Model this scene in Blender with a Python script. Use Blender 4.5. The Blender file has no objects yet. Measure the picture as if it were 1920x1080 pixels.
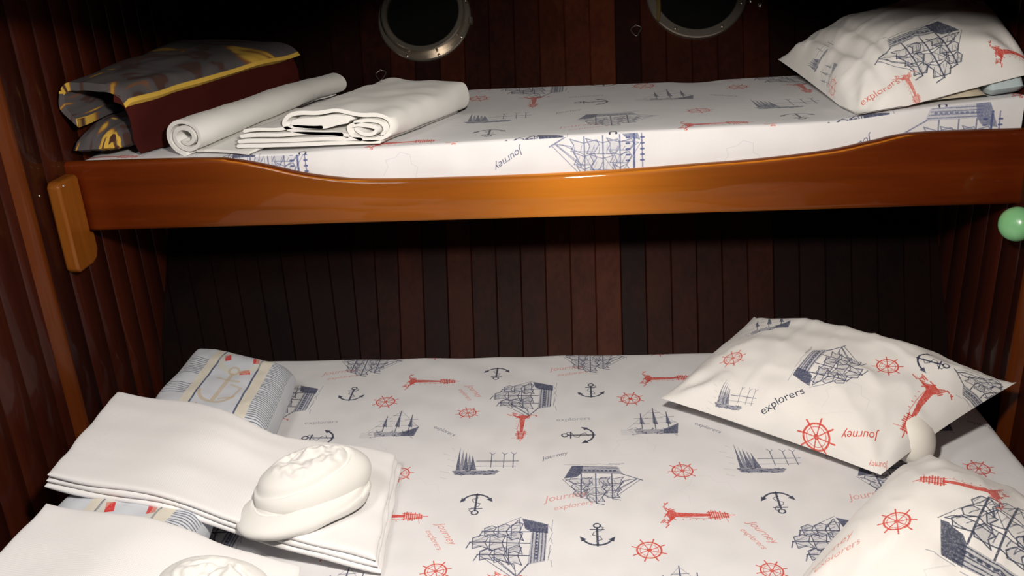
import bpy, bmesh, math, random
import numpy as np
from mathutils import Vector, Matrix, noise

S = bpy.context.scene
COL = S.collection

# ------------------------------------------------------------------ camera, world, lights, exposure
CAM_F, CAM_P, CAM_Y, CAM_R = 1717.0, 0.3855, 0.0783, 0.0530
cam_d = bpy.data.cameras.new('camera')
cam = bpy.data.objects.new('camera', cam_d)
COL.objects.link(cam)
_f = Vector((-math.sin(CAM_Y)*math.cos(CAM_P), math.cos(CAM_Y)*math.cos(CAM_P), -math.sin(CAM_P)))
_r = Vector((math.cos(CAM_Y), math.sin(CAM_Y), 0))
_u = _r.cross(_f)
_r2 = _r*math.cos(CAM_R) - _u*math.sin(CAM_R)
_u2 = _r*math.sin(CAM_R) + _u*math.cos(CAM_R)
cam.matrix_world = Matrix(((_r2.x, _u2.x, -_f.x, 1.0931), (_r2.y, _u2.y, -_f.y, -2.0850),
                           (_r2.z, _u2.z, -_f.z, 1.0301), (0, 0, 0, 1)))
cam_d.sensor_width = 36.0
cam_d.lens = CAM_F*36.0/1920.0
cam_d.clip_start = 0.02
S.camera = cam

w = bpy.data.worlds.new('world')
S.world = w
w.use_nodes = True
w.node_tree.nodes['Background'].inputs[0].default_value = (0.9, 0.85, 0.8, 1)
w.node_tree.nodes['Background'].inputs[1].default_value = 0.02


def area(name, loc, target, size, power, color):
    d = bpy.data.lights.new(name, 'AREA')
    d.shape = 'DISK'
    d.size = size
    d.energy = power
    d.color = color
    o = bpy.data.objects.new(name, d)
    COL.objects.link(o)
    o.location = loc
    o.rotation_euler = (Vector(target)-Vector(loc)).to_track_quat('-Z', 'Y').to_euler()
    return o


area('cabin_lamp', (1.10, -1.45, 1.12), (1.0, -0.1, 0.30), 0.12, 23, (1.0, 0.93, 0.84))
area('left_fill', (0.30, -1.45, 1.40), (0.35, -0.6, 0.1), 0.35, 6.8, (1.0, 0.97, 0.95))  # added soft fill to brighten the left side, not a cabin fixture

S.view_settings.view_transform = 'Standard'
S.view_settings.look = 'None'
S.view_settings.gamma = 1.0
S.view_settings.use_curve_mapping = False
S.view_settings.exposure = 0.0

L = 1.995          # length of the bunks between the side walls
HS = 0.636         # lean of the hull wall, y = HS * z
rng = random.Random(7)


# ------------------------------------------------------------------ helpers
def link(name, me, mat=None, parent=None, smooth=35):
    o = bpy.data.objects.new(name, me)
    COL.objects.link(o)
    if mat is not None:
        for m in (mat if isinstance(mat, (list, tuple)) else [mat]):
            me.materials.append(m)
    if smooth:
        for p in me.polygons:
            p.use_smooth = True
        me.set_sharp_from_angle(angle=math.radians(smooth))
    if parent is not None:
        o.parent = parent
    return o


def tag(o, label, cat, group=None, kind=None):
    o['label'] = label
    o['category'] = cat
    if group:
        o['group'] = group
    if kind:
        o['kind'] = kind
    return o


def struct(o, label=None):
    o['kind'] = 'structure'
    if label:
        o['label'] = label
    return o


def empty(name, loc=(0, 0, 0)):
    o = bpy.data.objects.new(name, None)
    o.empty_display_size = 0.05
    COL.objects.link(o)
    o.location = loc
    return o


class MB:
    """collects geometry for one mesh"""

    def __init__(self):
        self.v, self.f, self.uv, self.mi, self.tint = [], [], [], [], []

    def add(self, verts, faces, uvs=None, mi=0, tint=0.5):
        b = len(self.v)
        self.v += [tuple(p) for p in verts]
        self.uv += [tuple(q) for q in uvs] if uvs is not None else [(0, 0)]*len(verts)
        self.tint += [tint]*len(verts)
        for f in faces:
            self.f.append([i+b for i in f])
            self.mi.append(mi)

    def grid(self, fn, nu, nv, closed_u=False, mi=0, uvf=None, tint=0.5, flip=False):
        vs, us = [], []
        for j in range(nv+1):
            for i in range(nu + (0 if closed_u else 1)):
                u, v = i/nu, j/nv
                vs.append(fn(u, v))
                us.append(uvf(u, v) if uvf else (u, v))
        W = nu if closed_u else nu+1
        fs = []
        for j in range(nv):
            for i in range(nu):
                a, b2 = j*W+i, j*W+(i+1) % W
                q = [a, b2, b2+W, a+W]
                fs.append(q[::-1] if flip else q)
        self.add(vs, fs, us, mi, tint)

    def box(self, x0, x1, y0, y1, z0, z1, tint=0.5):
        vs = [(x, y, z) for z in (z0, z1) for y in (y0, y1) for x in (x0, x1)]
        self.add(vs, [(0, 2, 3, 1), (4, 5, 7, 6), (0, 1, 5, 4), (2, 6, 7, 3), (0, 4, 6, 2), (1, 3, 7, 5)], tint=tint)

    def tube(self, pts, r, n=10, closed=False, rz=None, caps=True):
        """tube along pts; r a number or a list; rz flattens it in z"""
        P = [Vector(p) for p in pts]
        N = len(P)
        rr = r if isinstance(r, (list, tuple)) else [r]*N
        vs = []
        up = Vector((0, 0, 1))
        for i, p in enumerate(P):
            if closed:
                t = P[(i+1) % N]-P[i-1]
            else:
                t = P[min(i+1, N-1)]-P[max(i-1, 0)]
            t.normalize()
            a = t.cross(up)
            if a.length < 1e-3:
                a = t.cross(Vector((0, 1, 0)))
            a.normalize()
            b = a.cross(t)
            for k in range(n):
                an = 2*math.pi*k/n
                vs.append(p + a*math.cos(an)*rr[i] + b*math.sin(an)*rr[i]*(rz or 1))
        fs = []
        for i in range(N if closed else N-1):
            for k in range(n):
                a0, a1 = i*n+k, i*n+(k+1) % n
                j = ((i+1) % N)*n
                fs.append((a0, a1, j+(k+1) % n, j+k))
        if not closed and caps:
            fs.append(tuple(range(n))[::-1])
            fs.append(tuple((N-1)*n+k for k in range(n)))
        self.add(vs, fs)

    def build(self, name, mat=None, parent=None, smooth=35, merge=0.0):
        me = bpy.data.meshes.new(name)
        me.from_pydata(self.v, [], self.f)
        uvl = me.uv_layers.new(name='UVMap')
        idx = np.empty(len(me.loops), dtype=np.int32)
        me.loops.foreach_get('vertex_index', idx)
        uvl.data.foreach_set('uv', np.array(self.uv, dtype=np.float32)[idx].ravel())
        me.polygons.foreach_set('material_index', self.mi)
        at = me.attributes.new('tint', 'FLOAT', 'POINT')
        at.data.foreach_set('value', np.array(self.tint, dtype=np.float32))
        bm = bmesh.new()
        bm.from_mesh(me)
        if merge:
            bmesh.ops.remove_doubles(bm, verts=bm.verts, dist=merge)
        bmesh.ops.recalc_face_normals(bm, faces=bm.faces)
        bm.to_mesh(me)
        bm.free()
        return link(name, me, mat, parent, smooth)


def bevel(o, wd, seg=3, angle=40):
    m = o.modifiers.new('bevel', 'BEVEL')
    m.width = wd
    m.segments = seg
    m.limit_method = 'ANGLE'
    m.angle_limit = math.radians(angle)
    return o


def nz(x, y, z=0.0):
    return noise.noise(Vector((x, y, z)))


def smoothstep(a, b, x):
    t = min(1.0, max(0.0, (x-a)/(b-a)))
    return t*t*(3-2*t)


def lerp_list(xs, ys, x):
    return float(np.interp(x, xs, ys))


def catmull(pts, per=8, closed=False):
    P = [Vector(p) for p in pts]
    n = len(P)
    out = []
    rngN = n if closed else n-1
    for i in range(rngN):
        p0 = P[(i-1) % n] if closed else P[max(i-1, 0)]
        p1, p2 = P[i], P[(i+1) % n]
        p3 = P[(i+2) % n] if closed else P[min(i+2, n-1)]
        for k in range(per):
            t = k/per
            out.append(0.5*((2*p1)+(p2-p0)*t+(2*p0-5*p1+4*p2-p3)*t*t+(3*p1-p0-3*p2+p3)*t**3))
    if not closed:
        out.append(P[-1])
    return out


# ------------------------------------------------------------------ node materials
def new_mat(name):
    m = bpy.data.materials.new(name)
    m.use_nodes = True
    nt = m.node_tree
    return m, nt, nt.nodes['Principled BSDF']


def N(nt, t, **kw):
    n = nt.nodes.new(t)
    for k, v in kw.items():
        if k.startswith('i_'):
            key = k[2:]
            key = int(key) if key.isdigit() else key.replace('_', ' ')
            n.inputs[key].default_value = v
        else:
            setattr(n, k, v)
    return n


def ramp(nt, stops, fac):
    r = N(nt, 'ShaderNodeValToRGB')
    els = r.color_ramp.elements
    while len(els) > 1:
        els.remove(els[0])
    els[0].position, els[0].color = stops[0][0], (*stops[0][1], 1)
    for p, c in stops[1:]:
        e = els.new(p)
        e.color = (*c, 1)
    nt.links.new(fac, r.inputs[0])
    return r.outputs[0]


def mixc(nt, a, b, fac, mode='MIX'):
    m = N(nt, 'ShaderNodeMix', data_type='RGBA', blend_type=mode)
    for s, v in ((6, a), (7, b), (0, fac)):
        if isinstance(v, (int, float)):
            m.inputs[s].default_value = v
        elif isinstance(v, tuple):
            m.inputs[s].default_value = (*v, 1)
        else:
            nt.links.new(v, m.inputs[s])
    return m.outputs[2]


def bump(nt, bs, height, strength, dist):
    b = N(nt, 'ShaderNodeBump')
    b.inputs['Strength'].default_value = strength
    b.inputs['Distance'].default_value = dist
    nt.links.new(height, b.inputs['Height'])
    nt.links.new(b.outputs[0], bs.inputs['Normal'])


ANI = 0.6


def wood_mat(name, stops, scale, rough=0.3, coat=0.5, grain=0.35, use_tint=True, coat_rough=0.12, figure=0.5, spec=0.5, satin=None):
    """varnished wood: tone by board (tint attribute) and streaky grain stretched along one axis"""
    m, nt, bs = new_mat(name)
    tc = N(nt, 'ShaderNodeTexCoord')
    mp = N(nt, 'ShaderNodeMapping')
    mp.inputs['Scale'].default_value = scale
    nt.links.new(tc.outputs['Object'], mp.inputs[0])
    at = N(nt, 'ShaderNodeAttribute', attribute_name='tint')
    off = N(nt, 'ShaderNodeVectorMath', operation='ADD')
    mul = N(nt, 'ShaderNodeMath', operation='MULTIPLY', i_1=37.0)
    nt.links.new(at.outputs['Fac'], mul.inputs[0])
    nt.links.new(mp.outputs[0], off.inputs[0])
    nt.links.new(mul.outputs[0], off.inputs[1])
    n1 = N(nt, 'ShaderNodeTexNoise', i_Scale=1.0, i_Detail=5.0, i_Roughness=0.6)
    nt.links.new(off.outputs[0], n1.inputs['Vector'])
    n2 = N(nt, 'ShaderNodeTexNoise', i_Scale=6.0, i_Detail=3.0, i_Roughness=0.6)
    nt.links.new(off.outputs[0], n2.inputs['Vector'])
    a = N(nt, 'ShaderNodeMath', operation='MULTIPLY_ADD', i_1=figure, i_2=-figure/2)
    nt.links.new(n1.outputs[0], a.inputs[0])
    b = N(nt, 'ShaderNodeMath', operation='MULTIPLY_ADD', i_1=grain, i_2=-grain/2)
    nt.links.new(n2.outputs[0], b.inputs[0])
    c = N(nt, 'ShaderNodeMath', operation='ADD')
    nt.links.new(a.outputs[0], c.inputs[0])
    nt.links.new(b.outputs[0], c.inputs[1])
    d = N(nt, 'ShaderNodeMath', operation='ADD', i_1=0.5)
    if use_tint:
        nt.links.new(at.outputs['Fac'], d.inputs[1])
    nt.links.new(c.outputs[0], d.inputs[0])
    nt.links.new(ramp(nt, stops, d.outputs[0]), bs.inputs['Base Color'])
    bs.inputs['Roughness'].default_value = rough
    bs.inputs['Specular IOR Level'].default_value = spec
    bs.inputs['Coat Weight'].default_value = coat
    bs.inputs['Coat Roughness'].default_value = coat_rough
    bump(nt, bs, n2.outputs[0], 0.08, 0.002)
    if satin:
        # chatoyant sheen of the polished wood fibres under the varnish
        col, ro, f = satin
        gl = N(nt, 'ShaderNodeBsdfAnisotropic', distribution='GGX')
        gl.inputs['Anisotropy'].default_value = ANI
        tg = N(nt, 'ShaderNodeTangent', direction_type='UV_MAP', uv_map='UVMap')
        nt.links.new(tg.outputs[0], gl.inputs['Tangent'])
        gl.inputs['Roughness'].default_value = ro
        nt.links.new(mixc(nt, tuple(k*.62 for k in col), col, n1.outputs[0]), gl.inputs['Color'])
        mx = N(nt, 'ShaderNodeMixShader')
        mx.inputs[0].default_value = f
        nt.links.new(bs.outputs[0], mx.inputs[1])
        nt.links.new(gl.outputs[0], mx.inputs[2])
        nt.links.new(mx.outputs[0], nt.nodes['Material Output'].inputs[0])
    return m


def cloth_mat(name, color, weave=900.0, strength=0.25, mottled=0.04, rough=0.92, waffle=False):
    m, nt, bs = new_mat(name)
    tc = N(nt, 'ShaderNodeTexCoord')
    n1 = N(nt, 'ShaderNodeTexNoise', i_Scale=14.0, i_Detail=3.0)
    nt.links.new(tc.outputs['Object'], n1.inputs['Vector'])
    c = mixc(nt, tuple(min(1, k*(1+mottled)) for k in color), tuple(k*(1-mottled) for k in color), n1.outputs[0])
    nt.links.new(c, bs.inputs['Base Color'])
    bs.inputs['Roughness'].default_value = rough
    bs.inputs['Sheen Weight'].default_value = 0.15
    if waffle:
        w1 = N(nt, 'ShaderNodeTexWave', wave_type='BANDS', bands_direction='X', i_Scale=weave)
        w2 = N(nt, 'ShaderNodeTexWave', wave_type='BANDS', bands_direction='Y', i_Scale=weave)
        nt.links.new(tc.outputs['UV'], w1.inputs['Vector'])
        nt.links.new(tc.outputs['UV'], w2.inputs['Vector'])
        mx = N(nt, 'ShaderNodeMath', operation='MAXIMUM')
        nt.links.new(w1.outputs['Fac'], mx.inputs[0])
        nt.links.new(w2.outputs['Fac'], mx.inputs[1])
        bump(nt, bs, mx.outputs[0], strength, 0.002)
    else:
        n2 = N(nt, 'ShaderNodeTexNoise', i_Scale=weave, i_Detail=2.0)
        nt.links.new(tc.outputs['Object'], n2.inputs['Vector'])
        bump(nt, bs, n2.outputs[0], strength, 0.001)
    return m


def metal_mat(name, color, rough=0.3, dirty=0.3):
    m, nt, bs = new_mat(name)
    tc = N(nt, 'ShaderNodeTexCoord')
    n1 = N(nt, 'ShaderNodeTexNoise', i_Scale=40.0, i_Detail=4.0)
    nt.links.new(tc.outputs['Object'], n1.inputs['Vector'])
    nt.links.new(mixc(nt, color, tuple(k*(1-dirty) for k in color), n1.outputs[0]), bs.inputs['Base Color'])
    bs.inputs['Metallic'].default_value = 0.9
    bs.inputs['Roughness'].default_value = rough
    return m


def plain_mat(name, color, rough=0.4, spec=0.5):
    m, nt, bs = new_mat(name)
    tc = N(nt, 'ShaderNodeTexCoord')
    n1 = N(nt, 'ShaderNodeTexNoise', i_Scale=25.0, i_Detail=2.0)
    nt.links.new(tc.outputs['Object'], n1.inputs['Vector'])
    nt.links.new(mixc(nt, color, tuple(k*0.85 for k in color), n1.outputs[0]), bs.inputs['Base Color'])
    bs.inputs['Roughness'].default_value = rough
    bs.inputs['Specular IOR Level'].default_value = spec
    return m


# ------------------------------------------------------------------ the nautical print, drawn stroke by stroke
NAVY = (0.20, 0.22, 0.33)
INK = (0.17, 0.19, 0.27)
GREY = (0.42, 0.44, 0.50)
RED = (0.76, 0.22, 0.18)
PALE_RED = (0.80, 0.42, 0.38)
_ns = np.random.RandomState(3)


def _blur(a, n):
    for _ in range(n):
        a = (a+np.roll(a, 1, 0)+np.roll(a, -1, 0)+np.roll(a, 1, 1)+np.roll(a, -1, 1))/5
    return a


def glyphs(text, shear=0.0):
    """flat polygons of a line of text, centred, width normalised to 1"""
    cu = bpy.data.curves.new('word', 'FONT')
    cu.body = text
    cu.shear = shear
    o = bpy.data.objects.new('word', cu)
    me = o.to_mesh()
    co = np.array([v.co[:2] for v in me.vertices])
    tri = [[co[i] for i in p.vertices] for p in me.polygons]
    o.to_mesh_clear()
    bpy.data.objects.remove(o)
    bpy.data.curves.remove(cu)
    mn, mx = co.min(0), co.max(0)
    c, s = (mn+mx)/2, (mx-mn)[0]
    return [('fill', (np.array(t)-c)/s, 0, 1.0) for t in tri]


def circ(cx, cy, r, n=28, a0=0, a1=360, ry=None):
    return [(cx+r*math.cos(math.radians(a0+(a1-a0)*k/n)), cy+(ry or r)*math.sin(math.radians(a0+(a1-a0)*k/n))) for k in range(n+1)]


def motif_anchor():
    p = [('line', circ(0, .38, .085, 20), .04, .95), ('line', [(0, .30), (0, -.40)], .055, .95),
         ('line', [(-.17, .22), (.17, .22)], .04, .95),
         ('line', circ(0, .0, .40, 24, 205, 335), .055, .95)]
    for s in (-1, 1):
        p.append(('fill', [(s*.44, -.06), (s*.26, -.17), (s*.40, -.26)], 0, .95))
    p.append(('fill', [(-.07, -.36), (.07, -.36), (0, -.47)], 0, .95))
    p.append(('line', [(.06, .36), (.16, .30), (.10, .18), (-.08, .12), (-.12, .0), (.06, -.06), (.12, -.18), (-.04, -.26)], .022, .8))
    return p


def motif_wheel():
    p = [('line', circ(0, 0, .33, 32), .05, .9), ('line', circ(0, 0, .25, 28), .018, .8), ('fill', circ(0, 0, .07, 14), 0, .9)]
    for k in range(8):
        a = math.pi*k/4+.1
        c, s = math.cos(a), math.sin(a)
        p.append(('line', [(c*.07, s*.07), (c*.36, s*.36)], .028, .85))
        p.append(('line', [(c*.37, s*.37), (c*.48, s*.48)], .04, .9))
    return p


def motif_lighthouse():
    r = random.Random(5)
    p = [('fill', [(-.055, -.30), (.045, -.30), (.022, .18), (-.03, .18)], 0, .9),
         ('fill', [(-.20, -.46), (-.06, -.28), (.06, -.30), (.24, -.44), (.10, -.38), (.0, -.42), (-.1, -.38)], 0, .85),
         ('line', [(.045, -.3), (.075, .12)], .012, .5)]
    for k in range(16):
        x = r.uniform(-.24, .24)
        y = -.42+r.uniform(-.05, .12)*(1-abs(x)*3)
        p.append(('line', [(x, y), (x+r.uniform(-.09, .09), y+r.uniform(-.06, .06))], .018, .8))
    for k in range(9):
        y = .16+k*.030
        wv = .075 if k < 6 else .045
        p.append(('line', [(-wv+r.uniform(-.02, .02), y), (wv+r.uniform(-.02, .02), y+.012)], .020, .85))
    p += [('line', [(-.06, .14), (-.03, .42)], .018, .8), ('line', [(.06, .14), (.03, .42)], .018, .8),
          ('line', [(0, .40), (0, .50)], .016, .8), ('line', [(.0, .36), (.16, .40)], .010, .5)]
    for k in range(4):
        p.append(('line', [(.09, -.2+k*.09), (.105, -.2+k*.09)], .014, .6))
    return p


def motif_ship(seed=1, hull_dark=True):
    r = random.Random(seed)
    p = []
    hull = [(-.36, -.16), (-.30, -.34), (.30, -.36), (.40, -.08), (.24, -.12), (.20, -.18)]
    p.append(('fill', hull, 0, .28))
    if hull_dark:
        p.append(('fill', [(.16, -.36), (.31, -.36), (.42, -.07), (.24, -.11), (.19, -.18)], 0, .8))
    for k in range(5):
        y = -.19-k*.035
        p.append(('line', [(-.33+k*.012, y), (.24, y-.01)], .012, .8))
    for k in range(9):
        p.append(('line', [(-.26+k*.055, -.245), (-.24+k*.055, -.245)], .022, .85))
    p.append(('line', [(-.34, -.17), (-.60, -.02)], .016, .85))
    tops = []
    for mx, top, wd in ((-.21, .38, .15), (.0, .48, .18), (.19, .36, .14)):
        p.append(('line', [(mx, -.17), (mx+.01, top)], .016, .9))
        tops.append((mx, top))
        n = 3
        y0 = -.10
        for k in range(n):
            y1 = y0+(top-.02-y0)/(n-k)*.92
            ww = wd*(1-.22*k)
            bl = .035
            sail = [(mx-ww, y1), (mx+ww*.8, y1+.01), (mx+ww*.9+bl, (y0+y1)/2), (mx+ww*.95, y0+.015), (mx, y0+.05), (mx-ww*1.05, y0), (mx-ww+bl, (y0+y1)/2)]
            p.append(('fill', sail, 0, .10))
            p.append(('line', sail+[sail[0]], .011, .85))
            for h in range(4):
                xa = mx-ww+2*ww*(h+.5)/4
                p.append(('line', [(xa, y1), (xa+r.uniform(.0, .05), y0+.05+r.uniform(0, .05))], .008, r.uniform(.3, .8)))
            y0 = y1+.01
        p.append(('line', [(mx, top), (mx-.09, top+.03)], .014, .8))
    for (a, b), (c, d) in zip(tops, tops[1:]):
        p.append(('line', [(a, b), (c, d*.45)], .007, .7))
        p.append(('line', [(c, d), (a, b*.2)], .007, .7))
    for t in (.0, .35, .7):
        p.append(('line', [(-.21, .36-t*.4), (-.58+t*.18, -.04)], .009, .8))
    p.append(('line', [(-.54, -.05), (-.24, .22), (-.36, -.02), (-.54, -.05)], .010, .8))
    p.append(('line', [(.19, .34), (.44, -.06)], .008, .7))
    p.append(('line', [(.2, .1), (.40, -.04), (.22, -.06)], .011, .8))
    for k in range(7):
        x = r.uniform(-.4, .3)
        p.append(('line', [(x, -.39+r.uniform(-.03, .02)), (x+r.uniform(.08, .25), -.39+r.uniform(-.03, .02))], .007, .45))
    return p


def motif_brig(seed=2):
    """bare masts with pennants over a dark scribbled hull"""
    r = random.Random(seed)
    p = [('fill', [(-.30, -.22), (.22, -.20), (.40, -.06), (.36, -.34), (-.26, -.34)], 0, .35),
         ('fill', [(.18, -.20), (.42, -.03), (.38, -.34), (.16, -.33)], 0, .75)]
    for k in range(34):
        x, y = r.uniform(-.34, .36), r.uniform(-.36, -.18)
        p.append(('line', [(x, y), (x+r.uniform(-.09, .09), y+r.uniform(-.05, .05))], .013, r.uniform(.4, .95)))
    for mx, top in ((-.16, .30), (.05, .48), (.26, .34)):
        p.append(('line', [(mx, -.2), (mx, top)], .014, .85))
        p.append(('fill', [(mx-.005, top-.02), (mx+.05, -.06), (mx-.03, -.02)], 0, .7))
        p.append(('line', [(mx-.11, top-.16), (mx+.11, top-.15)], .010, .7))
        p.append(('line', [(mx-.14, top-.34), (mx+.13, top-.33)], .010, .55))
    for k in range(6):
        p.append(('line', [(-.5, -.22-k*.03), (-.2+r.uniform(-.1, .3), -.22-k*.03)], .007, .35))
    p.append(('line', [(.05, .46), (-.40, -.2)], .006, .5))
    p.append(('line', [(.05, .46), (.42, -.06)], .006, .5))
    return p


def motif_schooner(seed=4):
    """tall dark triangular sails at the stem, long low spars"""
    r = random.Random(seed)
    p = []
    for k in range(5):
        x = -.30+k*.045
        p.append(('fill', [(x, -.22), (x+.05+k*.008, -.22), (x+.005, .32-k*.05)], 0, .55 if k % 2 else .8))
    p.append(('fill', [(-.34, -.22), (.26, -.24), (.20, -.32), (-.30, -.32)], 0, .55))
    for k in range(18):
        x, y = r.uniform(-.32, .2), r.uniform(-.32, -.2)
        p.append(('line', [(x, y), (x+r.uniform(-.1, .1), y+r.uniform(-.03, .03))], .014, .8))
    p.append(('line', [(-.05, -.02), (.48, .0)], .014, .9))
    for x in (.14, .30, .42):
        p.append(('line', [(x, -.16), (x-.01, .16)], .011, .8))
        p.append(('line', [(x-.04, .20), (x, .15), (x+.03, .19)], .010, .7))
    p.append(('line', [(-.1, -.14), (.46, -.12)], .008, .6))
    for k in range(6):
        p.append(('line', [(-.5+r.uniform(0, .1), -.36+k*.13), (-.44+r.uniform(0, .1), -.40+k*.13)], .006, .3))
    return p


def motif_map(seed=6):
    r = random.Random(seed)
    pts = [(-.45, -.2), (-.3, .05), (-.32, .2), (-.1, .25), (.05, .38), (.3, .3), (.28, .1), (.45, .0), (.4, -.25)]
    return [('line', [(x+r.uniform(-.03, .03), y+r.uniform(-.03, .03)) for x, y in pts], .012, .45),
            ('line', [(-.5, -.32), (.0, -.28), (.2, -.33)], .01, .35)]


def motif_words(lines, shear):
    p = []
    n = len(lines)
    for i, t in enumerate(lines):
        for k, poly, wd, al in glyphs(t, shear):
            p.append((k, np.array(poly)*(1.0 if i == 0 else .85)+np.array([.10*i, -.34*i+(n-1)*.17]), wd, al))
    return p


class Print:
    """a drawn cloth print kept as a generated texture (w x h metres, tiled or not)"""

    def __init__(self, name, w, h, ppm=1900, base=(0.852, 0.846, 0.852), wrap=True):
        self.name, self.w, self.h, self.ppm, self.wrap = name, w, h, ppm, wrap
        self.W, self.H = int(w*ppm), int(h*ppm)
        self.img = np.ones((self.H, self.W, 3), dtype=np.float32)*np.array(base, dtype=np.float32)
        t = _blur(_ns.rand(self.H, self.W).astype(np.float32), 3)
        t = (t-t.mean())/t.std()
        self.wear = np.clip(.92+.16*t, .35, 1.0)
        b = _blur(_ns.rand(self.H//16+1, self.W//16+1).astype(np.float32), 6)
        b = np.kron((b-b.mean())/b.std(), np.ones((16, 16), dtype=np.float32))[:self.H, :self.W]
        self.img *= (1-.008*np.clip(_blur(b, 12), -1.5, 2))[..., None]

    def _mask(self, kind, P, wd, x0, y0, x1, y1):
        yy, xx = np.mgrid[y0:y1, x0:x1].astype(np.float32)
        xx += .5
        yy += .5
        if kind == 'fill':
            ins = np.zeros(xx.shape, dtype=bool)
            n = len(P)
            for i in range(n):
                (ax, ay), (bx, by) = P[i], P[(i+1) % n]
                if ay == by:
                    continue
                c = (ay > yy) != (by > yy)
                ins ^= c & (xx < (bx-ax)*(yy-ay)/(by-ay)+ax)
            return ins.astype(np.float32)
        d = np.full(xx.shape, 1e9, dtype=np.float32)
        for (ax, ay), (bx, by) in zip(P[:-1], P[1:]):
            dx, dy = bx-ax, by-ay
            t = np.clip(((xx-ax)*dx+(yy-ay)*dy)/(dx*dx+dy*dy+1e-9), 0, 1)
            d = np.minimum(d, np.hypot(xx-ax-t*dx, yy-ay-t*dy))
        return np.clip(wd/2-d+.5, 0, 1)

    def put(self, motif, cx, cy, size, rot=0.0, color=INK, alpha=1.0, sx=1.0, mirror=False, halo=0.0):
        c, s = math.cos(math.radians(rot)), math.sin(math.radians(rot))
        offs = [(a, b) for a in (-1, 0, 1) for b in (-1, 0, 1)] if self.wrap else [(0, 0)]
        if halo:
            h = [(x*.62, y*.5) for x, y in circ(0, 0, 1, 18)]
            motif = [('fill', h, 0, halo)]+list(motif)
        for kind, pts, wd, al in motif:
            P = np.array(pts, dtype=np.float64)*size
            P[:, 0] *= (-sx if mirror else sx)
            P = np.stack([P[:, 0]*c-P[:, 1]*s+cx, P[:, 0]*s+P[:, 1]*c+cy], -1)*self.ppm
            W = max(wd*size*self.ppm, 1.3)
            for ox, oy in offs:
                Q = P+np.array([ox*self.W, oy*self.H])
                x0, y0 = np.floor(Q.min(0)-W-1).astype(int)
                x1, y1 = np.ceil(Q.max(0)+W+2).astype(int)
                x0, y0, x1, y1 = max(x0, 0), max(y0, 0), min(x1, self.W), min(y1, self.H)
                if x1 <= x0 or y1 <= y0:
                    continue
                m = self._mask(kind, Q, W, x0, y0, x1, y1)*al*alpha*self.wear[y0:y1, x0:x1]
                reg = self.img[y0:y1, x0:x1]
                reg += m[..., None]*(np.array(color, dtype=np.float32)-reg)

    def material(self, name, rough=0.9, weave=700.0, extend='REPEAT'):
        im = bpy.data.images.new(self.name, self.W, self.H)
        px = np.ones((self.H, self.W, 4), dtype=np.float32)
        px[..., :3] = np.clip(self.img, 0, 1)
        im.pixels.foreach_set(px.ravel())
        im.update()
        im.pack()
        m, nt, bs = new_mat(name)
        uv = N(nt, 'ShaderNodeUVMap', uv_map='UVMap')
        tx = N(nt, 'ShaderNodeTexImage', image=im, extension=extend)
        nt.links.new(uv.outputs[0], tx.inputs[0])
        nt.links.new(tx.outputs[0], bs.inputs['Base Color'])
        bs.inputs['Roughness'].default_value = rough
        bs.inputs['Sheen Weight'].default_value = 0.1
        tc = N(nt, 'ShaderNodeTexCoord')
        n2 = N(nt, 'ShaderNodeTexNoise', i_Scale=weave, i_Detail=2.0)
        nt.links.new(tc.outputs['Object'], n2.inputs['Vector'])
        bump(nt, bs, n2.outputs[0], 0.12, 0.001)
        return m


ANCHOR, WHEEL, LIGHT = motif_anchor(), motif_wheel(), motif_lighthouse()
SHIP, SHIP2, BRIG, SCHOON, MAP = motif_ship(1), motif_ship(9), motif_brig(), motif_schooner(), motif_map()
W_EXP, W_JOU, W_JE = motif_words(['explorers'], 0), motif_words(['Journey'], .35), motif_words(['Journey', 'explorers'], .35)

# sheet repeat: 0.565 x 0.535 m, cloth coordinates = metres on the lower bed (x, y)
TX, TY = 0.565, 0.535
sheet = Print('nautical_sheet_print', TX, TY)


def on_sheet(m, x, y, size, **kw):
    sheet.put(m, x % TX, y % TY, size, **kw)


on_sheet(SHIP, 1.118, -.566, .150, rot=180, color=NAVY)
on_sheet(WHEEL, 1.289, -.533, .060, color=RED)
on_sheet(LIGHT, 1.300, -.675, .135, rot=-90, color=RED)
on_sheet(ANCHOR, .889, -.638, .072, rot=180, color=INK)
on_sheet(SHIP2, .968, -.754, .165, rot=90, color=NAVY)
on_sheet(ANCHOR, 1.116, -.731, .072, color=INK)
on_sheet(WHEEL, 1.205, -.773, .064, rot=20, color=RED)
on_sheet(WHEEL, .838, -.295, .056, color=RED, rot=10)
on_sheet(LIGHT, .962, -.358, .120, rot=180, color=RED)
on_sheet(BRIG, .679, -.345, .135, color=NAVY)
on_sheet(ANCHOR, .521, -.393, .078, rot=90, color=INK)
on_sheet(SCHOON, .885, -.490, .160, color=NAVY)
on_sheet(W_EXP, .795, -.374, .062, rot=-38, color=GREY)
on_sheet(W_JOU, 1.036, -.476, .060, rot=22, color=GREY)
on_sheet(W_JE, .830, -.733, .075, rot=-62, color=PALE_RED, alpha=.8)
on_sheet(W_JE, 1.062, -.632, .090, rot=14, color=PALE_RED, alpha=.6)
on_sheet(W_EXP, .510, -.325, .075, rot=4, color=GREY, alpha=.6)
on_sheet(MAP, 1.20, -.44, .10, color=GREY, alpha=.25)
on_sheet(MAP, .76, -.60, .12, rot=30, color=GREY, alpha=.18)
M_SHEET = sheet.material('printed_sheet')

# hem strip of the upper sheet, 0.715 m repeat along x, z 0.40 .. 0.66
FR = 0.715
strip = Print('upper_sheet_side_print', FR, 0.26, ppm=1500)


def on_strip(m, x, z, size, **kw):
    strip.put(m, x % FR, z-.40, size, **kw)


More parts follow.
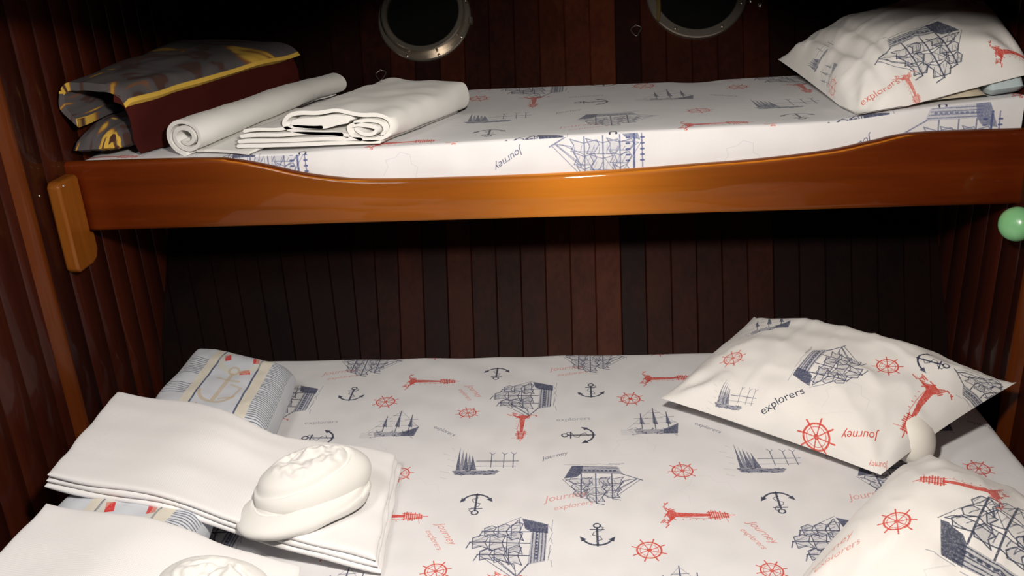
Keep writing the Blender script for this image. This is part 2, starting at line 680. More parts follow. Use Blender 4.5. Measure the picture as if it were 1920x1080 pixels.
on_strip(SHIP, 1.150, .575, .185, rot=180, color=(.33, .36, .50), mirror=True, alpha=.8)
on_strip([('line', [(-.5, .0), (.5, .0)], .05, .9), ('line', [(-.5, -.2), (.5, -.16)], .03, .7)], 1.215, .575, .09, rot=90, color=(.27, .31, .50))
for _k in range(6):
    on_strip([('line', [(-.5, 0), (.5, 0)], .6, .9)], 1.202, .545+_k*.012, .006, color=(.27, .31, .50))
    on_strip([('line', [(-.5, 0), (.5, 0)], .6, .9)], 1.232, .545+_k*.012, .006, color=(.27, .31, .50))
on_strip(W_JOU, .952, .558, .075, rot=213, color=(.36, .38, .48))
on_strip(MAP, .72, .545, .085, color=(.62, .62, .72), alpha=.9)
M_STRIP = strip.material('printed_sheet_side')

# ------------------------------------------------------------------ wood, cloth and metal
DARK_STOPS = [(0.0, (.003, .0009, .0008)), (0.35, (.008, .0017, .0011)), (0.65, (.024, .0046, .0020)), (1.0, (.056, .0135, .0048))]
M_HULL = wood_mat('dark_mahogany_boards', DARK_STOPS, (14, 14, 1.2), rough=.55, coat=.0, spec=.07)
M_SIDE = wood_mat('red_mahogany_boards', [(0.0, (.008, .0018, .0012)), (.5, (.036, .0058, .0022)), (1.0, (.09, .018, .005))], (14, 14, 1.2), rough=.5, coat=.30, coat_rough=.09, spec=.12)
M_TRIM = wood_mat('mahogany_trim', [(0.0, (.035, .006, .0014)), (.5, (.085, .018, .003)), (1.0, (.14, .036, .006))], (20, 20, 1.5), rough=.4, coat=.2, use_tint=False, spec=.12)
M_RAIL = wood_mat('orange_varnished_hardwood', [(0.0, (.050, .0036, .0004)), (.45, (.105, .010, .0010)), (.75, (.15, .018, .002)), (1.0, (.20, .032, .004))],
                  (1.6, 20, 26), rough=.5, coat=.55, coat_rough=.05, use_tint=False, grain=.4, figure=1.0, spec=.1, satin=((1.0, .36, .030), .63, .34))
M_CLEAT = wood_mat('amber_varnished_hardwood', [(0.0, (.10, .022, .002)), (.5, (.19, .055, .006)), (1.0, (.28, .10, .014))], (20, 20, 2), rough=.45, coat=.35, coat_rough=.08, use_tint=False, spec=.15)
M_BASE = wood_mat('bunk_base_wood', [(0, (.02, .006, .003)), (1, (.07, .025, .01))], (2, 14, 14), use_tint=False)
M_TOWEL = cloth_mat('white_waffle_cotton', (.815, .80, .80), weave=22.0, strength=.20, waffle=True, mottled=.01)
M_WHITE = cloth_mat('white_cotton', (.74, .725, .695), weave=500.0, strength=.2, mottled=.015)
M_CREAM = cloth_mat('cream_cotton', (.80, .765, .70), weave=450.0, strength=.25, mottled=.02)
M_BRASS = metal_mat('dull_chrome', (.42, .37, .31), rough=.30)
M_WIRE = metal_mat('dull_wire', (.30, .25, .22), rough=.35)
M_GOLD = metal_mat('old_brass', (.38, .27, .10), rough=.4)
M_STEEL = metal_mat('bright_screw', (.75, .70, .65), rough=.2)

# ------------------------------------------------------------------ the cabin
TILT_X, TILT_K = [.0, .05, .43, .61, 1.1, 1.6, 1.95], [.30, .30, .18, .06, .0, -.05, -.08]


def hull_pt(x0, z, off=0.0):
    x = x0 + lerp_list(TILT_X, TILT_K, x0)*(.29-z)
    return (min(max(x, 0.0), L), HS*z - off*.844, z + off*.536)


seams = [-.10]
while seams[-1] < 2.10:
    seams.append(seams[-1]+.0648)
sh = 1.138-min(seams, key=lambda s: abs(s-1.138))
seams = [s+sh for s in seams]
tone = {.623: .55, .752: .62, .817: .42, .88: .42, .948: .5, 1.012: .66, 1.07: .74, 1.138: .84, 1.202: .34, 1.267: .56, 1.332: .55, 1.397: .48, 1.46: .5, 1.527: .56}
mb = MB()
for a, b in zip(seams, seams[1:]):
    near = [t for k, t in tone.items() if abs(k-a) < .02]
    tv = near[0] if near else rng.uniform(.18, .42)
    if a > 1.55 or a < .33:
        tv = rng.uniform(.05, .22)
    prof = [(a, -.0025), (a+.0022, 0.0), (b-.0022, 0.0), (b, -.0025)]
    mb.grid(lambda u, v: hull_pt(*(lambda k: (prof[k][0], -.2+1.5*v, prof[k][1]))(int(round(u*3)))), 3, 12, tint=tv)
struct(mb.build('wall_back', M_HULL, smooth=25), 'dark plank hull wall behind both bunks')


def side_wall(name, x, sgn, y0):
    m = MB()
    ys = [y0+k*.0797 for k in range(-40, 12)]
    for a, b in zip(ys, ys[1:]):
        tv = rng.uniform(.25, .6)
        prof = [(a, .003), (a+.0028, .0), (b-.0028, .0), (b, .003)]
        m.grid(lambda u, v: (x+sgn*prof[int(round(u*3))][1], prof[int(round(u*3))][0], -.55+2.05*v), 3, 2, tint=tv)
    return struct(m.build(name, M_SIDE, smooth=60), 'dark red plank wall at the %s end of the bunks' % ('left' if sgn < 0 else 'right'))


side_wall('wall_left', 0.0, -1, .0167)
side_wall('wall_right', L, 1, .0565)
mb = MB()
mb.box(-.05, L+.05, -3.35, -3.30, -.55, 1.5)
struct(mb.build('wall_front', M_HULL, smooth=0))
mb = MB()
mb.box(-.05, L+.05, -3.35, 1.0, -.60, -.55)
struct(mb.build('floor', M_BASE, smooth=0))
mb = MB()
mb.box(-.05, L+.05, -3.35, 1.0, 1.5, 1.55)
struct(mb.build('ceiling', M_HULL, smooth=0))

# added panel above the picture, lower edge arched to shade the upper corners
arch = [(0, .955), (.3, .95), (.62, .947), (.77, .955), (.93, 1.003), (1.1, 1.02), (1.24, .995), (1.33, .95), (1.47, .926), (1.58, .910), (1.72, .893), (L, .885)]
mb = MB()
ap = [(p.x, p.y) for p in catmull([(x, z, 0) for x, z in arch], 6)]
for yy0, yy1 in ((-.64, -.60),):
    vs = [(x, y, z) for y in (yy0, yy1) for x, z in ap] + [(x, y, 1.5) for y in (yy0, yy1) for x, z in ap]
    n = len(ap)
    fs = []
    for i in range(n-1):
        fs += [(i, i+1, n+i+1, n+i), (2*n+i, i, i+1, 2*n+i+1)[::-1], (3*n+i, n+i, n+i+1, 3*n+i+1)]
    mb.add(vs, fs)
struct(mb.build('shade_panel', M_HULL, smooth=30), 'unseen arched panel added overhead to shade the upper bunk')


def trim(name, x, sgn, y0, y1, label):
    m = MB()
    pr = [(0, y0-.006), (.010, y0), (.018, y0+.010), (.020, (y0+y1)/2), (.018, y1-.010), (.010, y1), (0, y1+.006)]
    m.grid(lambda u, v: (x+sgn*pr[int(round(u*6))][0], pr[int(round(u*6))][1], -.55+2.05*v), 6, 1)
    return struct(m.build(name, M_TRIM, smooth=60), label)


trim('trim_1', 0.0, 1, -.425, -.388, 'orange-brown vertical moulding on the left wall')
trim('trim_2', L, -1, -.352, -.318, 'orange-brown vertical moulding on the right wall')

# ------------------------------------------------------------------ lower bed
mb = MB()
mb.box(.01, L-.01, -1.30, -.06, -.55, -.16)
o = mb.build('bed_platform', M_BASE, smooth=0)
tag(o, 'dark wooden platform under the wide lower mattress', 'bed base')


def mattress_top(x, y):
    z = .0035*nz(x*3.1, y*3.3, 1.0) + .002*nz(x*9, y*8, 4.0)
    z += .0018*math.sin((x*.6+y)*52)*max(0, nz(x*1.7, y*2.1, 9))
    return z


def rounded_slab(m, x0, x1, y0, y1, zt, zb, r, fx=48, fy=36, uvs=None, top=None, mi=0):
    """mattress: top grid with rolled edges and sides"""
    def prof(n, a, b):
        out = [(a, 0.0)]
        k = 5
        pts = []
        for i in range(k+1):
            an = math.pi/2*i/k
            pts.append((a+r-r*math.cos(an), -r+r*math.sin(an)))
        mid = [(a+r+(b-a-2*r)*(i+1)/n, 0.0) for i in range(n-1)]
        end = [(b-(p[0]-a), p[1]) for p in pts[::-1]]
        return pts+mid+end
    px, py = prof(fx, x0, x1), prof(fy, y0, y1)
    vs, us = [], []
    for (y, dy) in py:
        for (x, dx) in px:
            d = -r+math.sqrt(max(0, (r+dx)*(r+dy)*1.0)) if (dx < 0 and dy < 0) else min(dx, dy)
            z = zt + (top(x, y) if top else 0) + d
            vs.append((x, y, z))
            us.append(uvs(x, y, d) if uvs else (x, y))
    W, H = len(px), len(py)
    fs = [(j*W+i, j*W+i+1, (j+1)*W+i+1, (j+1)*W+i) for j in range(H-1) for i in range(W-1)]
    ring = [i for i in range(W)] + [j*W+W-1 for j in range(1, H)] + [(H-1)*W+i for i in range(W-2, -1, -1)] + [j*W for j in range(H-2, 0, -1)]
    b = len(vs)
    for i in ring:
        x, y, z = vs[i]
        vs.append((x, y, zb))
        us.append((us[i][0], us[i][1]-(z-zb)/TY))
    n = len(ring)
    for k in range(n):
        fs.append((ring[k], b+k, b+(k+1) % n, ring[(k+1) % n]))
    fs.append(tuple(b+k for k in range(n)))
    m.add(vs, fs, us, mi)


mb = MB()
rounded_slab(mb, .085, 1.95, -1.28, .0, .0, -.155, .02, 120, 84, uvs=lambda x, y, d: (x/TX, y/TY), top=mattress_top)
o = mb.build('mattress', M_SHEET, smooth=50)
tag(o, 'wide lower mattress in a white fitted sheet printed with ships, anchors and wheels', 'mattress')

# ------------------------------------------------------------------ upper bunk
RX = [0, .30, .374, .44, .508, .58, .655, .80, 1.0, 1.18, 1.334, 1.46, 1.601, 1.69, 1.776, L]
RZ = [.588, .586, .580, .566, .548, .535, .528, .5255, .526, .530, .537, .543, .556, .573, .587, .588]
bunk = empty('upper_bunk', (0, 0, .432))
tag(bunk, 'upper bunk with an orange varnished front rail dipping along its middle', 'bunk')
up = lambda o: setattr(o, 'location', (0, 0, -.432))
mb = MB()
rp = catmull([(x, z, 0) for x, z in zip(RX, RZ)], 6)
# cross section (y, fraction, offset from top / bottom) walked once round
CS = [(-.205, 't', -.007), (-.2075, 't', -.002), (-.212, 't', 0), (-.219, 't', 0), (-.2245, 't', -.002), (-.2283, 't', -.0065), (-.229, 't', -.013),
      (-.229, 'b', .012), (-.2265, 'b', .006), (-.222, 'b', .001), (-.216, 'b', 0), (-.205, 'b', 0)]
vs = []
for p in rp:
    for y, k, d in CS:
        vs.append((p.x, y, (p.y if k == 't' else .432)+d))
n = len(CS)
fs = [(i*n+k, i*n+(k+1) % n, (i+1)*n+(k+1) % n, (i+1)*n+k) for i in range(len(rp)-1) for k in range(n)]
fs += [tuple(range(n)), tuple((len(rp)-1)*n+k for k in range(n))]
mb.add(vs, fs, [(v[0], v[1]-v[2]) for v in vs])
o = mb.build('rail', M_RAIL, bunk, smooth=50)
up(o)
mb = MB()
mb.box(.001, L-.001, -.205, .268, .436, .452)
o = mb.build('bunk_base', M_BASE, bunk, smooth=0)
up(o)
# cleat on the left wall that carries the rail's end
bm = bmesh.new()
prof = [(-.318, .375), (-.308, .366), (-.252, .366), (-.232, .374), (-.222, .392), (-.222, .43), (-.236, .436), (-.236, .560), (-.246, .567), (-.308, .567), (-.318, .558)]
vb = [[bm.verts.new((x, y, z)) for y, z in prof] for x in (.001, .030)]
bm.faces.new(vb[0])
bm.faces.new(vb[1][::-1])
for i in range(len(prof)):
    j = (i+1) % len(prof)
    bm.faces.new((vb[0][i], vb[1][i], vb[1][j], vb[0][j]))
bmesh.ops.recalc_face_normals(bm, faces=bm.faces)
me = bpy.data.meshes.new('rail_cleat')
bm.to_mesh(me)
bm.free()
o = link('rail_cleat', me, M_CLEAT, bunk, 30)
up(o)
bevel(o, .006, 3)
o['label'] = 'lighter rounded cleat block at the left end of the rail'
for yy, zz, xx in ((-.30, .556, .0305), (-.345, .549, .001)):
    mb = MB()
    mb.grid(lambda u, v: (xx+.002*math.cos(v*math.pi/2), yy+.0032*math.sin(v*math.pi/2)*math.cos(u*2*math.pi), zz+.0032*math.sin(v*math.pi/2)*math.sin(u*2*math.pi)), 10, 4, closed_u=True)
    o = mb.build('screw', M_STEEL, bunk)
    up(o)

# upper mattress, its sheet tucked under the front edge
UX = [0, .05, .30, .78, 1.22, 1.50, 1.62, 1.75, L]
UZ = [.578, .582, .580, .593, .606, .610, .612, .628, .650]
BX, BZ = [0, .7, 1.0, 1.4, L], [.600, .604, .604, .603, .612]
mb = MB()
NXM = 150


def upper_front(x):
    return lerp_list(UX, UZ, x) + .0015*nz(x*9, 0, 3)


def up_section(x):
    zt = upper_front(x)
    zb = lerp_list(BX, BZ, x)
    r = .010
    yb = HS*zb-.006
    yf = -.199
    pts = []
    pts.append((yf+.006, .456, 1))
    pts.append((yf, .475, 1))
    for z in (.50, .52, .54, .555):
        if z < zt-.022:
            pts.append((yf-.0015+.003*nz(x*11, z*30), z, 1))
        else:
            pts.append((yf, zt-.021, 1))
    pts.append((yf, zt-r-.006, 1))
    pts.append((yf+.0015, zt-r*.4, 1))
    pts.append((yf+r*.35, zt-.0012, 0))
    pts.append((yf+r, zt, 0))
    for k in range(1, 14):
        t = k/14
        y = yf+r+(yb-yf-r)*t
        z = zt+(zb-zt)*t + .004*nz(x*4, y*6, 2)*math.sin(math.pi*t) - .006*math.sin(math.pi*t)
        pts.append((y, z, 0))
    wob = .008*max(0, nz(x*6, 7.7)) if x < 1.9 else 0
    pts.append((yb, zb-wob, 0))
    pts.append((HS*.46-.012, .456, 0))
    return pts


x_list = [.006+(L-.012)*i/NXM for i in range(NXM+1)]
vs, us, fs, mis = [], [], [], []
ns = len(up_section(.5))
for x in x_list:
    xe = x
    for (y, z, s) in up_section(x):
        e = min(1.0, (x-.006)/.02)
        dz = -.012*(1-math.sqrt(max(0, 1-(1-e)**2))) if z > .55 else 0
        vs.append((x, y, z+dz))
        us.append((x/FR, (z-.40)/.26) if s else (x/.66+.2, y/.62))
for i in range(NXM):
    for k in range(ns):
        a, b = i*ns+k, i*ns+(k+1) % ns
        fs.append((a, b, b+ns, a+ns))
        mis.append(1 if k < 7 else 0)
# side strip and top use different prints: duplicate the seam ring
m2 = MB()
topf = [f for f, m in zip(fs, mis) if m == 0]
sidef = [f for f, m in zip(fs, mis) if m == 1]
us_side = [(v[0]/FR, (v[2]-.40)/.26) for v in vs]
us_top = [(v[0]/.66+.2, v[1]/.62) for v in vs]
m2.add(vs, topf+[tuple(range(ns)), tuple(NXM*ns+k for k in range(ns))], us_top, 0)
m2.add(vs, sidef, us_side, 1)
o = m2.build('mattress', [M_SHEET, M_STRIP], smooth=60)
tag(o, 'narrow upper mattress in a white ship print sheet behind the curved rail', 'mattress')


# ------------------------------------------------------------------ cushions, pillows and folded cloth
def patch(corners, T, p=2.4, q=.55, n=44, m=44, up_share=.7, pinch=.06, wrinkle=.006, floor=None, seed=0.0, bias=None, crease=.5, edge=1.0, p_right=None):
    """two-sided stuffed patch over four corners (u to the right, v away); returns fn(u,v,side), u, v in 0..1"""
    A, B, C, D = [Vector(c) for c in corners]      # (u0,v0) (u1,v0) (u1,v1) (u0,v1)
    nrm = ((B-A).cross(D-A)+(C-B).cross(D-C)).normalized()
    if nrm.z < 0:
        nrm = -nrm

    def warp(t):
        t = 2*t-1
        return math.copysign(1-(1-abs(t))**edge, t) if edge != 1.0 else t

    def fn(u, v, side):
        U, V = warp(u), warp(v)
        uu, vv = (U+1)/2, (V+1)/2
        P = A*(1-uu)*(1-vv)+B*uu*(1-vv)+C*uu*vv+D*(1-uu)*vv
        ctr = (A+B+C+D)/4
        e = max(abs(U), abs(V))
        mid = 1-min(abs(U), abs(V))**2
        P = P+(ctr-P)*pinch*mid*e**3
        hu, hv = max(0.0, 1-abs(U)**(p_right if p_right and U > 0 else p)), max(0.0, 1-abs(V)**p)
        h = T*(hu*hv)**q
        s = up_share if side > 0 else -(1-up_share)
        wr = wrinkle*(nz(U*2.3+seed, V*2.3, seed)*1.2+.6*nz(U*5+seed, V*4.5, seed+5))
        # long soft creases
        cr = 1-abs(nz(U*1.5+V*.9+seed*2, V*4.2-U*1.2, seed+9))*2.2
        wr += crease*wrinkle*.8*max(0, cr)**4*smoothstep(1.0, .75, e)
        # radial gathers from the corners
        for (cu, cv) in ((-1, -1), (1, -1), (1, 1), (-1, 1)):
            du, dv = U-cu, V-cv
            d = math.hypot(du, dv)
            if d < 1.1:
                an = math.atan2(dv, du)
                wr += crease*wrinkle*math.sin(an*9+seed*3+cu+2*cv)*math.exp(-((d-.35)/.3)**2)
        P = P+nrm*(h*s+(wr*min(1, h/(T*.3)) if T else 0)*(1 if side > 0 else .4))
        if bias:
            P = P+Vector(bias(U, V, side))
        if floor is not None:
            f = floor(P.x, P.y) if callable(floor) else floor
            if P.z < f+.002:
                P.z = f+.002+(.002 if side > 0 else 0)
        return P
    return fn


def add_patch(mb, fn, n=44, m=44, uvf=None, mi=0, metric=None):
    """both faces of a patch; metric = width of the print in metres lays the cloth out by its real length"""
    for side in (1, -1):
        G = np.array([[tuple(fn(i/n, j/m, side)) for i in range(n+1)] for j in range(m+1)])
        if metric:
            du = np.linalg.norm(np.diff(G, axis=1), axis=2)
            cu = np.concatenate([np.zeros((m+1, 1)), np.cumsum(du, 1)], 1)
            cu -= cu[:, n//2:n//2+1]
            dv = np.linalg.norm(np.diff(G, axis=0), axis=2)
            cv = np.concatenate([np.zeros((1, n+1)), np.cumsum(dv, 0)], 0)
            cv -= cv[m//2:m//2+1, :]
            uvf2 = lambda u, v: (.5+cu[int(round(v*m)), int(round(u*n))]/metric, .5+cv[int(round(v*m)), int(round(u*n))]/metric)
        else:
            uvf2 = uvf
        mb.grid(lambda u, v: tuple(G[int(round(v*m)), int(round(u*n))]), n, m, uvf=uvf2, mi=mi, flip=(side < 0))


def ribbon(mb, prof, th, frame, nt=10, per=6, taper=None, mi=0, jitter=.0, seed=0):
    """thick cloth strip: profile polyline (a, b) thickened by th and swept; frame(a, b, t) gives the point"""
    c = catmull([(x, z, 0) for x, z in prof], per)
    nrm = []
    for i in range(len(c)):
        t = c[min(i+1, len(c)-1)]-c[max(i-1, 0)]
        t.normalize()
        nrm.append(Vector((-t.y, t.x, 0)))
    tht = [th*(taper(i/(len(c)-1)) if taper else 1) for i in range(len(c))]
    left = [c[i]+nrm[i]*tht[i]/2 for i in range(len(c))]
    right = [c[i]-nrm[i]*tht[i]/2 for i in range(len(c))]
    e0 = c[0]-(c[1]-c[0]).normalized()*tht[0]*.4
    e1 = c[-1]+(c[-1]-c[-2]).normalized()*tht[-1]*.4
    loop = left+[e1]+right[::-1]+[e0]
    n = len(loop)
    vs, us = [], []
    for j in range(nt+1):
        t = j/nt
        # shrink the ends a touch so the cut edges look soft
        for i, q in enumerate(loop):
            P = Vector(frame(q.x, q.y, t))
            if jitter:
                P += Vector((nz(P.x*25+seed, P.y*25, P.z*25), 0, nz(P.x*22, P.y*22+seed, P.z*22)))*jitter
            vs.append(P)
            us.append((i/n*2, t))
    fs = [(j*n+i, j*n+(i+1) % n, (j+1)*n+(i+1) % n, (j+1)*n+i) for j in range(nt) for i in range(n)]
    # caps as quads between the two sides of the strip
    k = len(c)
    for base in (0, nt*n):
        for i in range(k-1):
            fs.append((base+i, base+i+1, base+(2*k-i-1), base+(2*k-i)))
        fs.append((base+k-1, base+k, base+k+1))
        fs.append((base+n-1, base+0, base+2*k))
    mb.add(vs, fs, us, mi)


#--PILLOWS--
def pillow_uv(u, v):
    return (u, v)


def pillow_print(name):
    return Print(name, .7, .7, ppm=1700, base=(0.875, 0.862, 0.848), wrap=False)


# lower pillow against the hull wall
pp = pillow_print('lower_pillow_print')
pp.put(SHIP, .312, .306, .140, rot=-173, color=NAVY)
pp.put(WHEEL, .378, .221, .056, rot=-59, color=RED)
pp.put(ANCHOR, .436, .163, .066, rot=-163, color=INK)
pp.put(W_EXP, .201, .339, .092, rot=-37, color=INK)
pp.put(LIGHT, .330, .122, .150, rot=-260, color=RED)
pp.put(WHEEL, .159, .249, .078, rot=-46, color=RED)
pp.put(W_JOU, .208, .176, .078, rot=-236, color=RED)
pp.put(W_JOU, .185, .125, .045, rot=-236, color=PALE_RED)
pp.put(SCHOON, .186, .438, .100, rot=-84, color=NAVY, alpha=.8)
pp.put(SHIP2, .466, .055, .120, rot=-78, color=INK)
pp.put(BRIG, .430, .530, .120, rot=-54, color=NAVY)
pp.put(WHEEL, .276, .500, .055, rot=-53, color=RED, alpha=.8)
pp.put(W_EXP, .105, .330, .06, rot=-40, color=PALE_RED, alpha=.8)
pp.put(MAP, .255, .235, .10, rot=-60, color=GREY, alpha=.25)
M_P1 = pp.material('printed_pillowcase', extend='EXTEND')
PC1 = [(1.652, -.585, .022), (1.955, -.42, .125), (1.520, -.005, .092), (1.266, -.320, .045)]
fn1 = patch(PC1, .135, p=2.2, q=.68, p_right=5.5, up_share=.72, pinch=.03, wrinkle=.0055, crease=1.0, floor=.002, seed=1.3,
            bias=lambda U, V, s: (lambda t: (.030*t, -.022*t, -.045*t))(smoothstep(.55, 1, U)*(1-V*V)))
mb = MB()
add_patch(mb, fn1, 56, 56, metric=.7)
p1 = mb.build('pillow', M_P1, smooth=60)
tag(p1, 'ship print pillow with explorers lettered on it, tilted against the lower plank wall', 'pillow', 'ship print pillows')
mb = MB()
mb.grid(lambda u, v: (1.732+.048*math.sin(math.pi*v)**.7*math.cos(u*2*math.pi)+.02*(v-.5), -.490+.052*math.sin(math.pi*v)**.7*math.sin(u*2*math.pi)-.05*(v-.5),
                        .056+.050*math.cos(math.pi*v)+.004*nz(u*6, v*6)), 24, 14, closed_u=True)
o = mb.build('inner_pillow', M_CREAM, p1)
o['label'] = 'plain white inner pillow bulging out of the case'

# front pillow at the right edge of the lower bed
pp = pillow_print('front_pillow_print')
pp.put(SHIP, .336, .300, .210, rot=-84, color=INK, mirror=True)
pp.put(WHEEL, .280, .442, .062, rot=-62, color=RED)
pp.put(LIGHT, .412, .398, .150, rot=19, color=RED)
pp.put(MAP, .225, .300, .16, rot=-50, color=GREY, alpha=.3)
pp.put(W_JE, .20, .52, .09, rot=-40, color=PALE_RED, alpha=.7)
pp.put(ANCHOR, .20, .22, .07, rot=40, color=INK)
pp.put(WHEEL, .46, .20, .062, color=RED)
M_P2 = pp.material('printed_pillowcase_front', extend='EXTEND')
PC2 = [(1.62, -1.28, .02), (1.945, -.93, .03), (1.70, -.585, .05), (1.37, -.96, .02)]
fn2 = patch(PC2, .20, p=2.2, q=.55, up_share=.8, pinch=.03, wrinkle=.0055, crease=1.0, floor=.002, seed=4.1)
mb = MB()
add_patch(mb, fn2, 56, 56, metric=.7)
p2 = mb.build('pillow', M_P2, smooth=60)
tag(p2, 'plump ship print pillow nearest the lower bed edge, below the explorers pillow', 'pillow', 'ship print pillows')

# upper pillow, raised against the right wall
pp = pillow_print('upper_pillow_print')
pp.put(SHIP2, .358, .200, .172, rot=-176, color=(.20, .22, .30), mirror=True)
pp.put(W_EXP, .240, .128, .085, rot=8, color=PALE_RED)
pp.put(LIGHT, .300, .108, .085, rot=-172, color=PALE_RED)
pp.put(SCHOON, .172, .391, .10, rot=5, color=NAVY, alpha=.8)
pp.put(BRIG, .156, .300, .08, rot=10, color=GREY, alpha=.8)
pp.put(WHEEL, .150, .250, .05, color=PALE_RED, alpha=.8)
pp.put(LIGHT, .512, .150, .10, rot=-80, color=RED)
pp.put(WHEEL, .490, .320, .06, color=RED)
pp.put(MAP, .30, .33, .1, color=GREY, alpha=.4)
M_P3 = pp.material('printed_pillowcase_upper', extend='EXTEND')
PC3 = [(1.664, -.200, .612), (1.993, -.190, .690), (1.991, .20, .77), (1.606, .30, .664)]
fn3 = patch(PC3, .13, p=2.3, q=.6, up_share=.86, pinch=.02, wrinkle=.006, crease=1.0, bias=lambda U, V, s: (0, 0, .05*smoothstep(.1, 1, U)*math.sqrt(max(0, 1-V*V))-(.014*math.exp(-((U+.62+.12*V)/.07)**2)+.006*math.exp(-((U+.40+.10*V)/.05)**2))*(1-V*V)), floor=lambda x, y: lerp_list(UX, UZ, x)+.004, seed=7.7)
mb = MB()
add_patch(mb, fn3, 56, 56, metric=.7)
p3 = mb.build('pillow', M_P3, smooth=60)
tag(p3, 'ship print pillow on the upper bunk, propped up at the right wall', 'pillow', 'ship print pillows')
#--END PILLOWS--

# beige cover folded under the upper pillow
M_BEIGE = cloth_mat('beige_satin', (.50, .43, .32), weave=300, strength=.2, mottled=.15, rough=.6)
M_PALEBLUE = cloth_mat('pale_blue_cotton', (.42, .50, .52), weave=500, strength=.2)
mb = MB()
fb = patch([(1.70, -.165, .632), (1.92, -.18, .650), (1.95, .10, .66), (1.72, .10, .64)], .06, p=6, q=.5, up_share=.55, pinch=.0, wrinkle=.010, seed=2.2, floor=lambda x, y: lerp_list(UX, UZ, x)+.003)
add_patch(mb, fb, 36, 30)
o = mb.build('folded_cover', M_BEIGE, smooth=60)
tag(o, 'crumpled beige folded cover squeezed under the upper pillow', 'cover')
mb = MB()
fb2 = patch([(1.925, -.185, .659), (1.99, -.19, .668), (1.99, .05, .67), (1.925, .05, .66)], .055, p=8, q=.5, pinch=0, wrinkle=.003, seed=3.1)
add_patch(mb, fb2, 14, 14)
oo = mb.build('blue_end', M_PALEBLUE, o, smooth=60)
oo['label'] = 'pale blue end of the beige cover'


# decorative cushions on the lower bed
def cushion_mat(name):
    pr = Print(name+'_print', .36, .36, ppm=1800, base=(0.80, 0.815, 0.845), wrap=False)
    q = lambda pts, col, al=.9, wd=.0: pr.put([('fill', pts, 0, al)] if not wd else [('line', pts, wd, al)], 0, 0, 1, color=col)
    bl, cr, bk = (.25, .29, .42), (.86, .83, .76), (.30, .32, .37)
    for u0, u1 in ((.100, .130), (.270, .302)):
        q([(u0, 0), (u1, 0), (u1, .36), (u0, .36)], cr, 1.0)
    q([(.130, 0), (.130, .36)], bl, .95, .0055)
    q([(.268, 0), (.268, .36)], bl, .95, .0055)
    r = random.Random(11)
    for lo, hi, den in ((.02, .098, .0), (.304, .355, 1.0)):
        for k in range(44):
            y = .004+k*.0082
            if not den and not ((.10 < y < .15) or (.19 < y < .27) or y > .34 or (.0 < y < .03)):
                continue
            q([(lo+r.uniform(0, .02)*(1-den), y+r.uniform(-.003, .003)), ((lo+hi)/2, y+.002), (hi, y+r.uniform(-.001, .001))], bk, .8, .0030 if den else .0026)
    # lifebelt red bars on the panel between the blue lines
    for cx, cy, rot in ((.155, .292, 25), (.235, .235, -65), (.250, .305, 20), (.175, .345, -60), (.150, .05, 25), (.235, .012, -65)):
        c, s = math.cos(math.radians(rot)), math.sin(math.radians(rot))
        q([(cx+x*c-y*s, cy+x*s+y*c) for x, y in ((-.010, -.017), (.010, -.017), (.010, .017), (-.010, .017))], (.82, .12, .10), .95)
    q(circ(.20, .29, .062, 30), (.84, .82, .74), .6, .020)
    # sandy rope anchor
    sand = (.76, .69, .58)
    q([(.19, .09), (.20, .22)], sand, .8, .012)
    q(circ(.20, .235, .016, 16), sand, .8, .008)
    q([(.165, .19), (.235, .185)], sand, .7, .008)
    q(circ(.19, .135, .055, 20, 190, 340), sand, .8, .010)
    q([(.215, .17), (.25, .16), (.24, .11), (.205, .10)], sand, .7, .007)
    return pr.material(name, extend='EXTEND')


M_CUSH = cushion_mat('blue_cream_cushion_cloth')


def make_cushion(name, corners, T, seed, label):
    m = MB()
    f = patch(corners, T, p=7, q=.42, up_share=.5, pinch=.0, wrinkle=.004, seed=seed, floor=.002, crease=.2, edge=1.6)
    add_patch(m, f, 46, 46, lambda u, v: (.5+math.copysign(.5*(1-(1-abs(2*u-1))**1.6), u-.5), .5+math.copysign(.5*(1-(1-abs(2*v-1))**1.6), v-.5)))
    o = m.build(name, M_CUSH, smooth=60)
    return tag(o, label, 'cushion', 'blue and cream striped cushions')


CZ = .052
make_cushion('decorative_cushion', [(.150, -.45, CZ), (.450, -.515, CZ), (.428, -.215, CZ), (.150, -.085, CZ)], .105, 1.0,
             'pale blue and cream cushion by the plank wall, its fringe-striped side showing')
make_cushion('decorative_cushion', [(.125, -1.03, CZ-.004), (.41, -1.06, CZ-.004), (.43, -.755, CZ-.004), (.135, -.690, CZ-.004)], .105, 3.0,
             'blue and white cushion with red bars almost hidden between the two folded towels')


# folded white towels
def towel(name, corners, T, layers, seed, label, hump=None, offs=None, pull=None):
    m = MB()
    for k in range(layers):
        t0 = T/layers
        dx = (offs or [0]*layers)[k]
        cs = []
        for i, c in enumerate(corners):
            c = Vector(c)
            cc = sum((Vector(q) for q in corners), Vector())/4
            d = (cc-c).normalized()
            c = c+Vector((d.x*dx, d.y*dx, 0))
            c.z += t0*(k+.5)
            cs.append(c)
        f = patch(cs, t0*1.06, p=50, q=.5, up_share=.5, pinch=.0, wrinkle=.0022, seed=seed+k*.3, edge=2.2, crease=0,
                  bias=lambda U, V, s: (0.004*nz(V*3+k, seed), 0.004*nz(U*3+k, seed+4)+(pull(U, V) if pull else 0), hump(U, V) if hump else 0))
        add_patch(m, f, 44, 44, lambda u, v: (u*4, v*2.4))
    o = m.build(name, M_TOWEL, smooth=60)
    return tag(o, label, 'towel', 'folded white towels on the lower bed')


